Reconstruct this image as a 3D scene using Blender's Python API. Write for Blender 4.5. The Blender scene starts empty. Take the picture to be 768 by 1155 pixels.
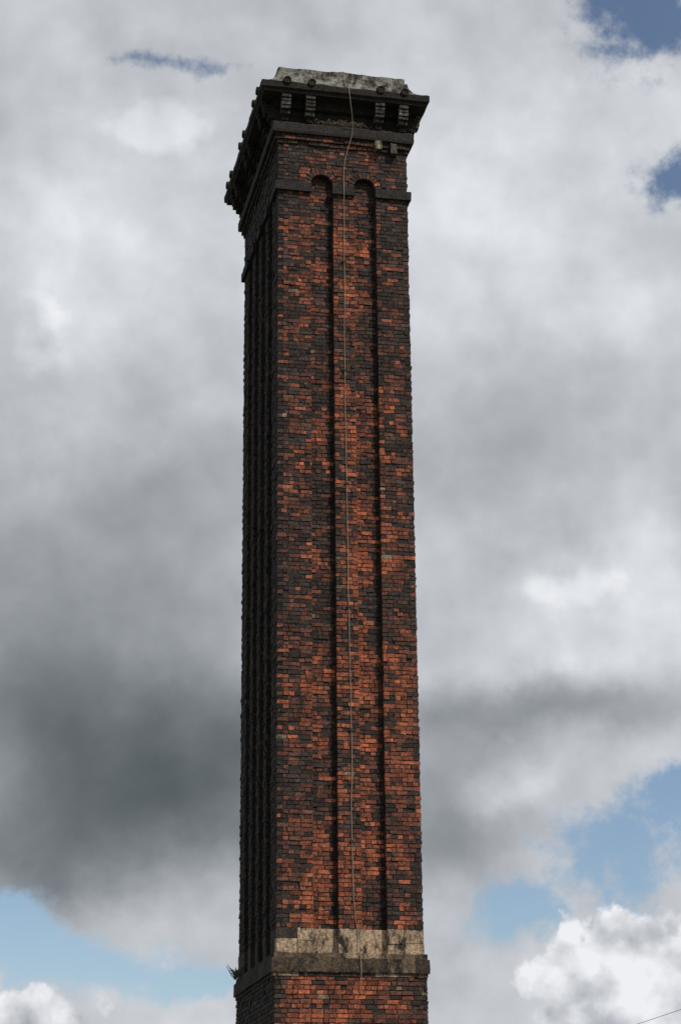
import bpy, math, random
from mathutils import Vector, Matrix, noise
random.seed(11)
S=bpy.context.scene
S.view_settings.view_transform='Standard'
S.view_settings.look='None'
S.view_settings.exposure=0
S.view_settings.gamma=1
rad=math.radians

# ------------------------------------------------------------------ dimensions (metres)
HX,HY=1.30,2.075          # half width / half depth of the shaft
REC=0.125                  # recess depth
Z_PED=5.57; Z_MOULD=5.96; Z_BRICK=6.39; Z_SPR=20.84; Z_CORB=21.88
FRONT_REC=[(0.65,1.09),(1.51,1.95)]
SIDE_REC=[(0.65,1.09),(1.455,1.895),(2.255,2.695),(3.06,3.50)]

# ------------------------------------------------------------------ mesh accumulator
class Acc:
    def __init__(s): s.v=[];s.f=[];s.c=[]
    def add(s,vs,fs,col):
        b=len(s.v); s.v+=[tuple(v) for v in vs]
        for f in fs:
            s.f.append(tuple(b+i for i in f)); s.c.append(col)
    def build(s,name,mat,parent=None,smooth=False):
        me=bpy.data.meshes.new(name); me.from_pydata(s.v,[],s.f)
        at=me.color_attributes.new('Col','FLOAT_COLOR','CORNER')
        data=[]
        for f,c in zip(s.f,s.c): data+= [c[0],c[1],c[2],1.0]*len(f)
        at.data.foreach_set('color',data)
        if smooth: me.polygons.foreach_set('use_smooth',[True]*len(me.polygons))
        me.materials.append(mat); me.update()
        o=bpy.data.objects.new(name,me); S.collection.objects.link(o)
        if parent: o.parent=parent
        return o

SIDES=[('front',Vector((-HX,0,0)),Vector((1,0,0)),Vector((0,-1,0)),2*HX,FRONT_REC),
       ('right',Vector((HX,0,0)),Vector((0,1,0)),Vector((1,0,0)),2*HY,SIDE_REC),
       ('back',Vector((HX,2*HY,0)),Vector((-1,0,0)),Vector((0,1,0)),2*HX,FRONT_REC),
       ('left',Vector((-HX,2*HY,0)),Vector((0,-1,0)),Vector((-1,0,0)),2*HY,SIDE_REC)]
UP=Vector((0,0,1))
def P(side,s,n,z): return side[1]+side[2]*s+side[3]*n+UP*z
BOXF=[(0,1,2,3),(1,5,6,2),(4,0,3,7),(3,2,6,7),(4,5,1,0)]
def jit(a): return random.uniform(-a,a)

def brick_col(side,s,z,deep=False):
    name=side[0]; t=(z-6)/15.0
    p3=P(side,s,0,z)
    n1=noise.noise(p3*0.6+Vector((3,1,7))); n2=noise.noise(Vector((p3.x*2.6,p3.y*2.6,p3.z*1.5))+Vector((9,4,2)))
    n3=noise.noise(Vector((p3.x*7,p3.y*7,p3.z*4)))
    n4=noise.noise(Vector((p3.x*4.5,p3.y*4.5,p3.z*0.45))+Vector((2,8,5)))   # vertical run-off streaks
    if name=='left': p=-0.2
    else:
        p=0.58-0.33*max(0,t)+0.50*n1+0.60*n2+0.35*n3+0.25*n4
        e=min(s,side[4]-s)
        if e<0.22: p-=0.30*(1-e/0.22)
        if name=='front':
            if 1.05<s<1.6: p+=0.14
            if s>2.05: p-=0.12
            if s<0.5 and z>14: p-=0.08
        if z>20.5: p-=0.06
    b=random.uniform(0.68,1.25)
    if deep:      # shadow strip beside the pier return, darkened in the brick colour
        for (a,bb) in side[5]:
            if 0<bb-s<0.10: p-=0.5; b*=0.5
    w=p+random.gauss(0,0.28)
    if w>0.62:
        k=random.random(); c=(0.40-0.17*k,0.122-0.045*k,0.062-0.017*k)
    elif w>0.20:
        q=(w-.20)/.42; k=random.random()
        c=(0.082+0.110*q+.03*k,0.049+0.024*q,0.039+0.007*q)
    else:
        k=random.random(); c=(0.068-0.034*k,0.050-0.025*k,0.044-0.021*k)
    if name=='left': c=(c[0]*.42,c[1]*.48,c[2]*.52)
    elif random.random()<0.006: c=(0.22,0.165,0.11)
    return (c[0]*b,c[1]*b,c[2]*b)

bricks=Acc()
def brick(side,s0,s1,z0,z1,out,th,col=None):
    if s1-s0<0.02: return
    o=out+random.gauss(0,0.0055)
    if random.random()<0.05: o-=random.uniform(0.008,0.03)
    g=0.0065; j=0.006
    a,b=s0+g,s1-g; c,d=z0+g,z1-g
    vs=[P(side,a+jit(j),o+jit(j*.9),c+jit(j)),P(side,b+jit(j),o+jit(j*.9),c+jit(j)),
        P(side,b+jit(j),o+jit(j*.9),d+jit(j)),P(side,a+jit(j),o+jit(j*.9),d+jit(j)),
        P(side,a,o-th,c),P(side,b,o-th,c),P(side,b,o-th,d),P(side,a,o-th,d)]
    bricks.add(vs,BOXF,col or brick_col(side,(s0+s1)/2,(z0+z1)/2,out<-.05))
def fill(side,s0,s1,z0,z1,row,out,th):
    hdr=(row%4==0); L=0.105 if hdr else 0.215
    x=s0-((row%2)*L*0.5)- (0.03 if row%3==0 else 0)
    cuts=[s0]
    while x<s1-0.03:
        x+=L+jit(0.008)
        if (not hdr) and random.random()<.16: x-=0.105
        if x-cuts[-1]>0.035 and s1-x>0.03: cuts.append(x)
    cuts.append(s1)
    for a,b in zip(cuts[:-1],cuts[1:]): brick(side,a,b,z0,z1,out,th)

RH=0.0788; TH=0.105
def ends(i,row):
    # toothed corners: alternate which wall runs through
    return 0.0 if (i%2==0)==(row%2==0) else TH
def subtract(segs,a,b):
    out=[]
    for s,e in segs:
        if b<=s or a>=e: out.append((s,e)); continue
        if a>s: out.append((s,a))
        if b<e: out.append((b,e))
    return out
R1,R2=0.22,0.345
z=Z_BRICK; row=0
while z<Z_CORB-0.01:
    z1=z+RH
    oo=0.0
    if z>21.62: oo=0.03
    if z>21.74: oo=0.065
    for i,sd in enumerate(SIDES):
        L=sd[4]; e=ends(i,row); e=(-oo if e==0 else e-oo); segs=[(e,L-e)]
        for (a,b) in sd[5]:
            if z1<Z_SPR+0.01:
                segs=subtract(segs,a,b)
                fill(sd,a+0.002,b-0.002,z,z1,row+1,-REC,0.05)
            else:
                dz=max(0,(z+z1)/2-Z_SPR)
                if dz<R2:
                    h=math.sqrt(R2*R2-dz*dz); c=(a+b)/2
                    segs=subtract(segs,c-h,c+h)
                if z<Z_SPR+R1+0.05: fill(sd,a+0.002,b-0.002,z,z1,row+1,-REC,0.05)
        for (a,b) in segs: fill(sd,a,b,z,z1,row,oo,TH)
    z=z1; row+=1
# voussoirs
for sd in SIDES:
    for (a,b) in sd[5]:
        c=(a+b)/2; n=11
        for k in range(n):
            a0=math.pi*k/n+0.03; a1=math.pi*(k+1)/n-0.03
            o=0.006+jit(0.004)
            pts=[]
            for nn in (o,o-0.115):
                for (r,t) in ((R1,a1),(R1,a0),(R2-0.01,a0),(R2-0.01,a1)):
                    pts.append(P(sd,c+r*math.cos(t),nn,Z_SPR+r*math.sin(t)))
            bricks.add(pts,BOXF,brick_col(sd,c,21.3))
# pedestal
PO=0.04
z=0.3; row=0
while z<Z_PED-0.02:
    z1=min(z+RH,Z_PED)
    for i,sd in enumerate(SIDES):
        e=ends(i,row); e=(-PO if e==0 else TH-PO)
        fill(sd,e,sd[4]-e,z,z1,row,PO,TH)
    z=z1; row+=1

# ------------------------------------------------------------------ core (mortar)
core=Acc(); MC=(0.034,0.029,0.026)
def cbox(x0,x1,y0,y1,z0,z1):
    vs=[(x0,y0,z0),(x1,y0,z0),(x1,y0,z1),(x0,y0,z1),(x0,y1,z0),(x1,y1,z0),(x1,y1,z1),(x0,y1,z1)]
    core.add(vs,BOXF+[(5,4,7,6)],MC)
def sbox(acc,sd,s0,s1,n0,n1,z0,z1,col=MC):
    vs=[P(sd,s0,n1,z0),P(sd,s1,n1,z0),P(sd,s1,n1,z1),P(sd,s0,n1,z1),P(sd,s0,n0,z0),P(sd,s1,n0,z0),P(sd,s1,n0,z1),P(sd,s0,n0,z1)]
    acc.add(vs,BOXF+[(5,4,7,6)],col)
I=REC+0.014
cbox(-HX+I,HX-I,I,2*HY-I,0.1,22.7)
cbox(-HX-PO+.016,HX+PO-.016,-PO+.016,2*HY+PO-.016,0.1,Z_PED+.1)
for i,sd in enumerate(SIDES):
    L=sd[4]; prev=0.014; lst=[]
    for (a,b) in sd[5]: lst.append((prev,a-0.012)); prev=b+0.012
    lst.append((prev,L-0.014))
    for (a,b) in lst:
        if i%2==1:      # side walls stop short of the front/back corner piers
            if a<0.05: a=I+.001
            if b>L-0.05: b=L-I-.001
        sbox(core,sd,a,b,-I-.02,-0.013-0.001*(i%2),Z_PED+.05,Z_SPR-.001)
    # spandrel slab with arched notches
    pts=[]
    e0=0.014 if i%2==0 else I+.001
    pts.append((e0,Z_SPR))
    for (a,b) in sd[5]:
        c=(a+b)/2
        for k in range(13):
            t=math.pi*(1-k/12); pts.append((c+(R1+.01)*math.cos(t),Z_SPR+(R1+.01)*math.sin(t)))
    pts+= [(L-e0,Z_SPR),(L-e0,22.2),(e0,22.2)]
    n=len(pts)
    fr=[P(sd,s,-0.013-.001*(i%2),zz) for s,zz in pts]; bk=[P(sd,s,-I-.02,zz) for s,zz in pts]
    fs=[tuple(range(n))]+[(k,n+k,n+(k+1)%n,(k+1)%n) for k in range(n)]
    core.add(fr+bk,fs,MC)

# ------------------------------------------------------------------ weathered stone helpers
def erode(p,amp):
    d=Vector((noise.noise(p*3.1),noise.noise(p*3.1+Vector((7,7,7))),noise.noise(p*3.1+Vector((3,9,1)))))*amp
    d+=Vector((noise.noise(p*11),noise.noise(p*11+Vector((5,2,8))),noise.noise(p*11+Vector((1,6,3)))))*amp*0.6
    return p+d
def nbox(acc,sd,s0,s1,n0,n1,z0,z1,col,amp=0.006,step=0.08):
    ns=max(1,int((s1-s0)/step)); nn=max(1,int((n1-n0)/step)); nz=max(1,int((z1-z0)/step))
    def g(fn,A,B):
        vs=[];fs=[]
        for i in range(A+1):
            for j in range(B+1): vs.append(erode(fn(i/A,j/B),amp))
        for i in range(A):
            for j in range(B):
                q=i*(B+1)+j; fs.append((q,q+B+1,q+B+2,q+1))
        acc.add(vs,fs,col)
    l=lambda a,b,t:a+(b-a)*t
    g(lambda u,v:P(sd,l(s0,s1,u),n1,l(z0,z1,v)),ns,nz)
    g(lambda u,v:P(sd,l(s1,s0,u),n0,l(z0,z1,v)),ns,nz)
    g(lambda u,v:P(sd,l(s0,s1,u),l(n1,n0,v),z1),ns,nn)
    g(lambda u,v:P(sd,l(s1,s0,u),l(n1,n0,v),z0),ns,nn)
    g(lambda u,v:P(sd,s0,l(n0,n1,u),l(z0,z1,v)),nn,nz)
    g(lambda u,v:P(sd,s1,l(n1,n0,u),l(z0,z1,v)),nn,nz)
def ring(acc,prof,colf,amp=0.008,step=0.1):
    """sweep (offset,height) profile round the shaft"""
    base=[]
    for sd in SIDES:
        n=int(sd[4]/step)
        for k in range(n): base.append((sd,k/n))
    N=len(base); vs=[]
    for (o,h) in prof:
        for (sd,t) in base:
            L=sd[4]; s=-o+(L+2*o)*t
            vs.append(erode(P(sd,s,o,h),amp))
    for j in range(len(prof)-1):
        for k in range(N):
            k2=(k+1)%N
            acc.add([vs[j*N+k],vs[j*N+k2],vs[(j+1)*N+k2],vs[(j+1)*N+k]],[(0,1,2,3)],colf(base[k][0],base[k][1],(prof[j][1]+prof[j+1][1])/2))

DARK=(0.025,0.023,0.022)
corn=Acc()
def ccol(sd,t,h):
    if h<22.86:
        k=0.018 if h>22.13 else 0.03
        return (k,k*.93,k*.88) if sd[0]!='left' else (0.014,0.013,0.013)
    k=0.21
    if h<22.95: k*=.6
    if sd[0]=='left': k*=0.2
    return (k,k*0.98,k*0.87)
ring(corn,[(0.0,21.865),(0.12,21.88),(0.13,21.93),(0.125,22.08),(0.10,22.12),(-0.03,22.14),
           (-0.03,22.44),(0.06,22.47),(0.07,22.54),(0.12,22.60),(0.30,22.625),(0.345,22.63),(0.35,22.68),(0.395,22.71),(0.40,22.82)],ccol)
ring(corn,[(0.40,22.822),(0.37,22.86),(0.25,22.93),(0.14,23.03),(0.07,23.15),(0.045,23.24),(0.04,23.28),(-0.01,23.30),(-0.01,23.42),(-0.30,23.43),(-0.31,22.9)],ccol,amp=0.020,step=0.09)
# brackets and round bosses
brk=Acc()
def bracket(sd,c):
    w=0.09
    lay=[(22.24,22.31,0.20),(22.325,22.385,0.27),(22.40,22.46,0.29),(22.475,22.535,0.30),(22.55,22.622,0.325)]
    kb=random.uniform(.6,1.1)
    for (a,b,o) in lay:
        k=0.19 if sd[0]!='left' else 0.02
        k*=random.uniform(0.4,1.2)*kb
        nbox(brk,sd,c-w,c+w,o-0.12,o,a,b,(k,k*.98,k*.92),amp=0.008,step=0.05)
    sbox(brk,sd,c-w+.015,c+w-.015,-0.03,0.17,22.22,22.615,DARK)
    sbox(brk,sd,c-w*.7,c+w*.7,-0.03,0.13,22.13,22.22,DARK)
    n=16; r=0.085; zc=22.865; vs=[]
    for (o,rr) in ((0.16,r),(0.425,r),(0.435,r*0.8),(0.415,r*0.55),(0.415,0.001)):
        for k in range(n):
            t=2*math.pi*k/n; vs.append(erode(P(sd,c+rr*math.cos(t),o,zc+rr*math.sin(t)),0.008))
    fs=[]
    for j in range(4):
        for k in range(n): fs.append((j*n+k,j*n+(k+1)%n,(j+1)*n+(k+1)%n,(j+1)*n+k))
    brk.add(vs,fs,(0.02,0.018,0.017))
for sd in SIDES:
    L=sd[4]
    cs=[0.11,0.60,L-0.60,L-0.11]
    if L>3: cs+=[L/2-0.25,L/2+0.25]
    for c in cs: bracket(sd,c)
# ------------------------------------------------------------------ string course
strg=Acc()
def piers(sd):
    prev=0;o=[]
    for (a,b) in sd[5]: o.append((prev,a)); prev=b
    o.append((prev,sd[4])); return o
for i,sd in enumerate(SIDES):
    L=sd[4]
    for (a,b) in piers(sd):
        a0=a;b0=b
        if a==0: a0=-0.06 if i%2==0 else 0.03
        else: a0=a-0.012
        if b==L: b0=L+0.06 if i%2==0 else L-0.03
        else: b0=b+0.012
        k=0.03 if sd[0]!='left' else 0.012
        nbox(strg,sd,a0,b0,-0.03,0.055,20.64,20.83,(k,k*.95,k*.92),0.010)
# ------------------------------------------------------------------ base stone courses
base=Acc()
def stonecol(sd):
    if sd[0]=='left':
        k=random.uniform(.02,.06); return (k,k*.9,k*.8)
    r=random.random()
    if r<0.72:
        k=random.uniform(.75,1.15); return (0.36*k,0.265*k,0.18*k)
    if r<0.87: return (0.20,0.16,0.12)
    return (0.05,0.042,0.036)
for i,sd in enumerate(SIDES):
    L=sd[4]
    for (a,b) in piers(sd):
        if i%2==1:
            if a==0: a=0.17
            if b==L: b=L-0.17
        n=2 if (b-a)>0.55 else 1
        if n==2:
            m=a+(b-a)*random.uniform(.42,.6); segs=[(a,m-.006),(m+.006,b)]
        else: segs=[(a,b)]
        for (p,q) in segs:
            if random.random()<0.45 and q-p>0.25:
                zz=Z_MOULD+random.uniform(.15,.28)
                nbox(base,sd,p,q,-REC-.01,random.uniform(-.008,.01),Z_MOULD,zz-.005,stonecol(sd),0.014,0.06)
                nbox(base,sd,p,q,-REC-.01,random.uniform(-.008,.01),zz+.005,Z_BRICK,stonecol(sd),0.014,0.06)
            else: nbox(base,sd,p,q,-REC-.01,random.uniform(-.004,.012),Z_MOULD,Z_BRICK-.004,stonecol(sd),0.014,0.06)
    for (a,b) in sd[5]:
        nbox(base,sd,a+.003,b-.003,-REC-.06,-REC+.01,Z_MOULD,Z_BRICK,stonecol(sd),0.006)
    for (z0,z1,o,amp) in ((Z_PED,5.63,0.055,.007),(5.635,5.87,0.085,.015),(5.875,Z_MOULD,0.05,.012)):
        s=-o if i%2==0 else 0.03; end=L-s
        while s<end-.01:
            ln=random.uniform(.34,.62); e=min(end,s+ln)
            if end-e<.15: e=end
            kk=random.choice((.22,.35,.75)); sc=stonecol(sd)
            nbox(base,sd,s,e-.006,-0.17 if i%2==0 else -.03,o,z0,z1,(sc[0]*kk,sc[1]*kk,sc[2]*kk),amp,0.06)
            s=e
for i,sd in enumerate(SIDES):
    o=0.12; s=-o if i%2==0 else 0.0; e=sd[4]-s
    nbox(base,sd,s,e,-0.05 if i%2 else 0.0,o,-0.2,0.32,(0.16,0.14,0.12),0.008,0.15)

# ------------------------------------------------------------------ materials
def newmat(n):
    m=bpy.data.materials.new(n); m.use_nodes=True; nt=m.node_tree
    return m,nt,nt.nodes['Principled BSDF']
def nd(nt,t,**k):
    n=nt.nodes.new(t)
    for a,b in k.items(): setattr(n,a,b)
    return n
def masonry(name,sootscale,sootlo,soothi,bump,rough=.93,keep=0.0):
    m,nt,b=newmat(name); lk=nt.links.new
    at=nd(nt,'ShaderNodeVertexColor',layer_name='Col')
    tc=nd(nt,'ShaderNodeTexCoord')
    n1=nd(nt,'ShaderNodeTexNoise'); n1.inputs['Scale'].default_value=sootscale; n1.inputs['Detail'].default_value=6; n1.inputs['Roughness'].default_value=.72
    mp=nd(nt,'ShaderNodeMapping'); mp.inputs['Scale'].default_value=(1,1,.5)      # soot runs down the wall
    lk(tc.outputs['Object'],mp.inputs[0]); lk(mp.outputs[0],n1.inputs['Vector'])
    n2=nd(nt,'ShaderNodeTexNoise'); n2.inputs['Scale'].default_value=26; n2.inputs['Detail'].default_value=3; n2.inputs['Roughness'].default_value=.75
    lk(tc.outputs['Object'],n2.inputs['Vector'])
    r1=nd(nt,'ShaderNodeMapRange'); r1.inputs[1].default_value=sootlo; r1.inputs[2].default_value=soothi; r1.inputs[3].default_value=keep; r1.inputs[4].default_value=1.0
    lk(n1.outputs['Fac'],r1.inputs[0])
    mx=nd(nt,'ShaderNodeMix',data_type='RGBA'); mx.inputs[6].default_value=(.026,.022,.020,1)
    lk(r1.outputs[0],mx.inputs[0]); lk(at.outputs['Color'],mx.inputs[7])
    r2=nd(nt,'ShaderNodeMapRange'); r2.inputs[1].default_value=.32; r2.inputs[2].default_value=.68; r2.inputs[3].default_value=.35; r2.inputs[4].default_value=1.6
    lk(n2.outputs['Fac'],r2.inputs[0])
    vm=nd(nt,'ShaderNodeVectorMath',operation='SCALE'); lk(mx.outputs[2],vm.inputs[0]); lk(r2.outputs[0],vm.inputs[3])
    lk(vm.outputs[0],b.inputs['Base Color'])
    bp=nd(nt,'ShaderNodeBump'); bp.inputs['Strength'].default_value=.8; bp.inputs['Distance'].default_value=bump
    lk(n2.outputs['Fac'],bp.inputs['Height']); lk(bp.outputs[0],b.inputs['Normal'])
    b.inputs['Roughness'].default_value=rough
    b.inputs['Specular IOR Level'].default_value=.2
    return m
M_brick=masonry('sooty_brick',3.2,.35,.55,.010,keep=.15)
M_mort=masonry('dark_mortar',5,.2,.4,.005)
M_corn=masonry('weathered_cornice_stone',5.5,.42,.60,.014)
M_base=masonry('weathered_sandstone',4.0,.41,.53,.014)

tower=bpy.data.objects.new('brick_chimney',None); S.collection.objects.link(tower)
bricks.build('brickwork',M_brick,tower)
core.build('mortar_core',M_mort,tower)
corn.build('cornice',M_corn,tower)
brk.build('cornice_brackets',M_corn,tower)
strg.build('string_course',M_corn,tower)
base.build('stone_base_course',M_base,tower)

# ------------------------------------------------------------------ cable, twigs, small fitting
def simple(name,col,r=.8):
    m,nt,b=newmat(name)
    n=nd(nt,'ShaderNodeTexNoise'); n.inputs['Scale'].default_value=9; n.inputs['Detail'].default_value=4
    cr=nd(nt,'ShaderNodeMix',data_type='RGBA')
    cr.inputs[6].default_value=tuple(c*.6 for c in col)+(1,); cr.inputs[7].default_value=tuple(min(1,c*1.3) for c in col)+(1,)
    nt.links.new(n.outputs['Fac'],cr.inputs[0]); nt.links.new(cr.outputs[2],b.inputs['Base Color'])
    b.inputs['Roughness'].default_value=r; return m
def curve(name,strands,rad_,mat,parent=None,spl='POLY'):
    cu=bpy.data.curves.new(name,'CURVE'); cu.dimensions='3D'; cu.bevel_depth=rad_; cu.bevel_resolution=2
    for st in strands:
        s=cu.splines.new(spl); s.points.add(len(st)-1)
        for p,q in zip(s.points,st): p.co=(q[0],q[1],q[2],1)
    cu.materials.append(mat)
    o=bpy.data.objects.new(name,cu); S.collection.objects.link(o)
    if parent: o.parent=parent
    return o
M_cab=simple('weathered_cable',(.27,.23,.18))
pts=[(0.03,0.02,23.46),(0.03,-0.07,23.2),(0.03,-.2,23.0),(0.04,-0.43,22.86),(0.06,-.42,22.65),(0.13,-.30,22.3),(0.17,-.16,22.1),(0.15,-.14,21.9),(0.10,-.09,21.7),(0.03,-.03,21.4),(0.0,-.02,21.0),(0,-.07,20.84),(0,-.07,20.6)]
key=[(20.4,0.01),(18.6,.0),(17,-.01),(15.5,.0),(14,.01),(12.8,0.01),(11.5,.03),(10.2,.045),(9.2,.05),(8.4,.03),(7.6,.04),(7,.05),(6.6,.08),(6.38,.11)]
for (a,b) in zip(key[:-1],key[1:]):
    for k in range(8):
        t=k/8; zz=a[0]+(b[0]-a[0])*t; xx=a[1]+(b[1]-a[1])*(3*t*t-2*t**3)
        pts.append((xx+.010*noise.noise(Vector((zz*1.1,3,1))),-.02,zz))
pts+=[(.135,-.03,6.1),(.14,-.06,5.97),(.15,-.11,5.88),(.155,-.12,5.6),(.145,-.1,5.42),(.16,-.07,5.28)]
curve('lightning_conductor_cable',[pts],.0065,M_cab)
clips=Acc()
for zz in (19.2,16.9,14.6,12.2,9.9,7.9):
    x=min(pts,key=lambda q:abs(q[2]-zz))[0]+HX
    nbox(clips,SIDES[0],x-.035,x+.035,-.01,.034,zz-.02,zz+.02,(.05,.045,.04),.003,.03)
clips.build('cable_clips',M_mort,tower)
stub=Acc()
nbox(stub,SIDES[0],1.93,2.07,0.0,0.15,21.68,21.86,(.32,.30,.19),.012,.04)
nbox(stub,SIDES[0],2.25,2.38,0.0,0.13,21.62,21.84,(.08,.07,.06),.012,.04)
stub.build('corbel_stones',M_corn,tower)
M_twig=simple('dry_twig',(.13,.10,.06))
tw=[]
for k in range(160):
    x=random.gauss(-.0,.26); y=-.06+jit(.06); z=22.13+random.random()*.06
    a=jit(1.5); l=random.uniform(.08,.24)
    tw.append([(x,y,z),(x+l*.5*math.sin(a),y+jit(.05),z+.02+l*.3*abs(math.cos(a))),(x+l*math.sin(a),y+jit(.06),z+jit(.05)+.03)])
curve('birds_nest',tw,.004,M_twig)
tw=[]
for k in range(60):
    x=-HX-.05; y=2*HY-.15+jit(.3); z=5.97
    a=random.uniform(-.3,1.1); l=random.uniform(.06,.26)
    tw.append([(x,y,z),(x-l*.4*math.sin(a)+jit(.03),y+jit(.1),z+l*.5),(x-l*.8*math.sin(a)+jit(.05),y+jit(.15),z+l*random.uniform(.6,1))])
curve('wall_weed',tw,.005,simple('dry_weed',(.07,.08,.035)))

# ------------------------------------------------------------------ camera frame vectors
A=rad(11.9); PT=rad(19.5)
Fh=Vector((math.sin(A),math.cos(A),0)); Rh=Vector((math.cos(A),-math.sin(A),0))
CAM=Vector((-7.35,-34.34,1.6))
# utility poles + service wire
M_pole=simple('creosoted_wood',(.10,.07,.05))
def pole(name,p,h):
    n=12; vs=[];fs=[]
    for (zz,r) in ((-.3,.14),(h*.5,.12),(h,.10),(h+.03,.06)):
        for k in range(n):
            t=2*math.pi*k/n; vs.append((p[0]+r*math.cos(t),p[1]+r*math.sin(t),zz))
    for j in range(3):
        for k in range(n): fs.append((j*n+k,j*n+(k+1)%n,(j+1)*n+(k+1)%n,(j+1)*n+k))
    fs.append(tuple(range(3*n,4*n)))
    a=Acc(); a.add(vs,fs,(1,1,1)); return a.build(name,M_pole)
pA=Vector((20.5,21.0,0)); pB=Vector((6.9,24.2,0))
pole('utility_pole',pA,9.9); pole('utility_pole',pB,5.6)
wire=[]
for k in range(41):
    t=k/40; q=pA.lerp(pB,t); zz=9.75+(5.5-9.75)*t-1.0*4*t*(1-t)*.55
    wire.append((q.x,q.y,zz))
curve('overhead_wire',[wire],.008,simple('grey_wire',(.12,.12,.12)))

# ------------------------------------------------------------------ ground
m,nt,b=newmat('rough_grass_ground'); lk=nt.links.new
tc=nd(nt,'ShaderNodeTexCoord')
n1=nd(nt,'ShaderNodeTexNoise'); n1.inputs['Scale'].default_value=.12; n1.inputs['Detail'].default_value=6
n2=nd(nt,'ShaderNodeTexNoise'); n2.inputs['Scale'].default_value=6; n2.inputs['Detail'].default_value=4
for n in (n1,n2): lk(tc.outputs['Object'],n.inputs['Vector'])
mx=nd(nt,'ShaderNodeMix',data_type='RGBA'); mx.inputs[6].default_value=(.045,.07,.022,1); mx.inputs[7].default_value=(.13,.11,.085,1)
r=nd(nt,'ShaderNodeMapRange'); r.inputs[1].default_value=.45; r.inputs[2].default_value=.6; lk(n1.outputs['Fac'],r.inputs[0]); lk(r.outputs[0],mx.inputs[0])
vm=nd(nt,'ShaderNodeVectorMath',operation='SCALE'); mm=nd(nt,'ShaderNodeMath',operation='MULTIPLY_ADD'); mm.inputs[1].default_value=1.2; mm.inputs[2].default_value=.4
lk(n2.outputs['Fac'],mm.inputs[0]); lk(mx.outputs[2],vm.inputs[0]); lk(mm.outputs[0],vm.inputs[3]); lk(vm.outputs[0],b.inputs['Base Color'])
b.inputs['Roughness'].default_value=1
a=Acc(); G=8000
a.add([(-G,-G,0),(G,-G,0),(G,G,0),(-G,G,0)],[(0,1,2,3)],(1,1,1)); a.build('ground',m)

# ------------------------------------------------------------------ world: Nishita sky + procedural cloud deck
SUN_EL=50; SUN_AZ=144      # degrees, compass from +Y clockwise
W=bpy.data.worlds.new('World'); S.world=W; W.use_nodes=True
try:
    W.cycles.sampling_method='MANUAL'; W.cycles.sample_map_resolution=256
except Exception as ex: print(ex)
nt=W.node_tree; nt.nodes.clear(); lk=nt.links.new
def setin(sock,v):
    if hasattr(v,'is_output'): lk(v,sock)
    else: sock.default_value=v
def M(op,a,b=None,c=None,clamp=False):
    n=nt.nodes.new('ShaderNodeMath'); n.operation=op; n.use_clamp=clamp
    for i,v in enumerate((a,b,c)):
        if v is not None: setin(n.inputs[i],v)
    return n.outputs[0]
def V(op,a,b=None,sc=None):
    n=nt.nodes.new('ShaderNodeVectorMath'); n.operation=op
    setin(n.inputs[0],a)
    if b is not None: setin(n.inputs[1],b)
    if sc is not None: setin(n.inputs[3],sc)
    return n.outputs[0]
def NO(vec,scale,detail,rough=.5,col=False,dist=0):
    n=nt.nodes.new('ShaderNodeTexNoise'); lk(vec,n.inputs['Vector'])
    n.inputs['Scale'].default_value=scale; n.inputs['Detail'].default_value=detail; n.inputs['Roughness'].default_value=rough; n.inputs['Distortion'].default_value=dist
    return n.outputs['Color' if col else 'Fac']
def SS(x,a,b,lo=0.,hi=1.):
    n=nt.nodes.new('ShaderNodeMapRange'); n.interpolation_type='SMOOTHSTEP'
    setin(n.inputs[0],x); n.inputs[1].default_value=a; n.inputs[2].default_value=b; n.inputs[3].default_value=lo; n.inputs[4].default_value=hi
    return n.outputs[0]
tc=nt.nodes.new('ShaderNodeTexCoord'); D=V('NORMALIZE',tc.outputs['Generated'])
sx=nt.nodes.new('ShaderNodeSeparateXYZ'); lk(D,sx.inputs[0])
az=M('SUBTRACT',M('MULTIPLY',M('ARCTAN2',sx.outputs[0],sx.outputs[1]),57.2958),11.9)
el=M('MULTIPLY',M('ARCSINE',sx.outputs[2]),57.2958)
Dd=V('SCALE',D,sc=57.2958)        # direction in degree-like units
wc=NO(V('ADD',Dd,(3,5,9)),.2,6,.58,col=True)
ws=nt.nodes.new('ShaderNodeSeparateXYZ'); lk(V('SUBTRACT',wc,(.5,.5,.5)),ws.inputs[0])
a1=M('MULTIPLY_ADD',ws.outputs[0],5.0,az); e1=M('MULTIPLY_ADD',ws.outputs[1],4.0,el)
a2=M('MULTIPLY_ADD',ws.outputs[2],4.5,az); e2=M('MULTIPLY_ADD',ws.outputs[0],2.6,el)
def blob(a,e,a0,e0,sa,se,w):
    u=M('MULTIPLY_ADD',a,1/sa,-a0/sa); v=M('MULTIPLY_ADD',e,1/se,-e0/se)
    q=M('MULTIPLY_ADD',u,u,M('MULTIPLY',v,v))
    return M('MULTIPLY',M('EXPONENT',M('MULTIPLY',q,-1.0)),w)
def total(l):
    r=l[0]
    for x in l[1:]: r=M('ADD',r,x)
    return r
bo=V('ADD',Dd,(4,4,40))
bn=NO(bo,.5,7,.5); bn2=NO(V('ADD',bo,(.35,-.1,.7)),.5,5,.5)
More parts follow.
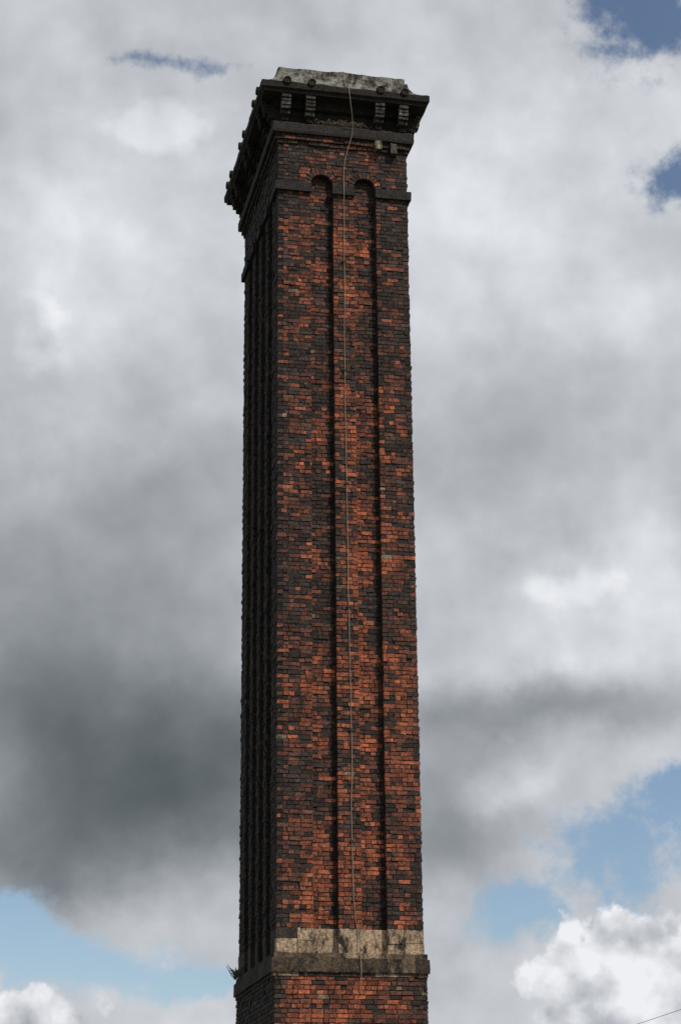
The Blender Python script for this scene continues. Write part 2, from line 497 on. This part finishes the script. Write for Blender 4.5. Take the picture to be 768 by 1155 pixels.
shade=total([blob(a1,e1,*b) for b in [
 (-5.6,30.0,2.4,1.4,.25),(-8.5,26.5,4,3,.14),(5,28.2,5,2.8,.27),
 (-4.8,12.0,5.2,2.3,-1.2),(-8.4,14.8,5.2,3.2,-.80),(-5.5,20.0,3.8,2.8,-.42),(-8.0,9.9,5.5,1.6,-.75),
 (4.5,20.8,4,2.4,-.28),(7.4,16.8,3.2,1.6,.27),(5.6,13.7,4.6,.8,-.62),(4.9,11.6,1.6,.5,.3),(3.2,10.4,2.0,2.0,-.65),
 (0,34.4,9,1.6,-.08)]])
d0=NO(Dd,.26,5,.52); d1=NO(V('ADD',Dd,(1.0,-.3,1.9)),.26,4,.52)
relief=M('MULTIPLY_ADD',M('SUBTRACT',d0,d1),.6,M('MULTIPLY',M('SUBTRACT',bn,bn2),.38))
puff=M('MULTIPLY',SS(M('MULTIPLY_ADD',M('SUBTRACT',bn,.5),1.6,total([blob(az,el,-5.6,30.3,2.2,1.0,1.),blob(az,el,6.6,17.2,2.6,.9,.75),blob(az,el,-9.3,24.5,1.6,2.2,.6)])),.45,.85),.18)
L=M('MULTIPLY',M('EXPONENT',total([shade,relief,puff])),.575)
L=M('MINIMUM',L,.90)
cr=nt.nodes.new('ShaderNodeValToRGB'); lk(L,cr.inputs[0])
E=cr.color_ramp.elements
E[0].position=0; E[0].color=(.0,.0,.0,1); E[1].position=1; E[1].color=(.97,.985,1.0,1)
for p,c in ((.1,(.086,.104,.114)),(.25,(.23,.25,.272)),(.5,(.475,.497,.532)),(.75,(.725,.745,.785))):
    x=E.new(p); x.color=c+(1,)
hole=total([blob(a2,e2,*b) for b in [
 (10.2,33.2,2.2,1.5,1.3),(10.7,28.4,1.4,.85,1.15),(-5.3,31.8,2.4,.36,.85),
 (8.4,9.7,2.5,1.25,1.05),(5.0,8.2,1.5,1.1,1.1),(9.8,11.3,1.1,.6,1.1),
 (-9.4,7.7,1.5,.9,1.25),(-7.0,6.8,2.8,.8,1.2),(-3.7,6.3,1.3,.55,1.0),
 (27,20,7,4,1),(-30,25,8,5,1),(60,35,14,9,1),(-80,40,20,9,1)]])
gate=SS(hole,.02,.30)
hn=M('MULTIPLY_ADD',M('MULTIPLY',M('SUBTRACT',NO(V('ADD',Dd,(1,8,4)),.8,7,.62),.5),gate),2.2,hole)
mask=SS(hn,.20,.98,1.,0.05)
# low crisp cumulus
vo=nt.nodes.new('ShaderNodeTexVoronoi'); vo.feature='F1'; vo.inputs['Scale'].default_value=.8
vo.inputs['Detail'].default_value=2; vo.inputs['Roughness'].default_value=.55
lk(V('ADD',Dd,V('SCALE',wc,sc=3.0)),vo.inputs['Vector'])
bil=M('ADD',M('MULTIPLY',M('SUBTRACT',bn,.5),1.1),M('MULTIPLY',M('SUBTRACT',.5,vo.outputs['Distance']),.22))
cb=M('MAXIMUM',blob(az,el,8.0,5.9,3.6,2.8,1.),blob(az,el,-9.0,4.7,3.8,1.9,1.))
for p in ((-20,3,7,3,1.),(20,2,8,4,1.)): cb=M('MAXIMUM',cb,blob(az,el,*p))
cf=M('ADD',cb,bil); cm=SS(cf,.40,.52)
cs=M('ADD',M('MULTIPLY_ADD',M('SUBTRACT',bn,bn2),1.9,.68),M('MULTIPLY',M('SUBTRACT',cf,.9),-.25))
cs=M('MINIMUM',M('MAXIMUM',cs,.3),.9)
crc=nt.nodes.new('ShaderNodeValToRGB'); lk(cs,crc.inputs[0])
E=crc.color_ramp.elements; E[0].position=.2; E[0].color=(.23,.26,.30,1); E[1].position=.88; E[1].color=(.86,.87,.90,1)
mxc=nt.nodes.new('ShaderNodeMix'); mxc.data_type='RGBA'; lk(cm,mxc.inputs[0]); lk(cr.outputs[0],mxc.inputs[6]); lk(crc.outputs[0],mxc.inputs[7])
allm=M('MAXIMUM',mask,cm)
sky=nt.nodes.new('ShaderNodeTexSky'); sky.sky_type='NISHITA'; sky.sun_disc=False
sky.sun_elevation=rad(SUN_EL); sky.sun_rotation=rad(SUN_AZ); sky.altitude=50; sky.ozone_density=2.0; sky.dust_density=.5
bg1=nt.nodes.new('ShaderNodeBackground'); bg1.inputs[1].default_value=.10; lk(sky.outputs[0],bg1.inputs[0])
bg2=nt.nodes.new('ShaderNodeBackground'); bg2.inputs[1].default_value=1.0; lk(mxc.outputs[2],bg2.inputs[0])
ms=nt.nodes.new('ShaderNodeMixShader'); lk(allm,ms.inputs[0]); lk(bg1.outputs[0],ms.inputs[1]); lk(bg2.outputs[0],ms.inputs[2])
ow=nt.nodes.new('ShaderNodeOutputWorld'); lk(ms.outputs[0],ow.inputs[0])

# ------------------------------------------------------------------ sun
sl=bpy.data.lights.new('sun','SUN'); sl.energy=3.3; sl.angle=rad(.6); sl.color=(1,.93,.84)
so=bpy.data.objects.new('sun',sl); S.collection.objects.link(so)
tos=Vector((math.sin(rad(SUN_AZ))*math.cos(rad(SUN_EL)),math.cos(rad(SUN_AZ))*math.cos(rad(SUN_EL)),math.sin(rad(SUN_EL))))
so.rotation_euler=tos.to_track_quat('Z','Y').to_euler()
so.location=(20,-30,40)

# ------------------------------------------------------------------ camera
F=Fh*math.cos(PT)+UP*math.sin(PT); U=UP*math.cos(PT)-Fh*math.sin(PT)
rho=.009
Rc=(Rh-U*rho).normalized(); Uc=(U+Rh*rho).normalized()
cam=bpy.data.cameras.new('camera'); co=bpy.data.objects.new('camera',cam); S.collection.objects.link(co)
co.matrix_world=Matrix((( Rc.x,Uc.x,-F.x,CAM.x),(Rc.y,Uc.y,-F.y,CAM.y),(Rc.z,Uc.z,-F.z,CAM.z),(0,0,0,1)))
cam.sensor_fit='VERTICAL'; cam.sensor_height=36; cam.lens=70.5; cam.clip_end=20000
S.camera=co
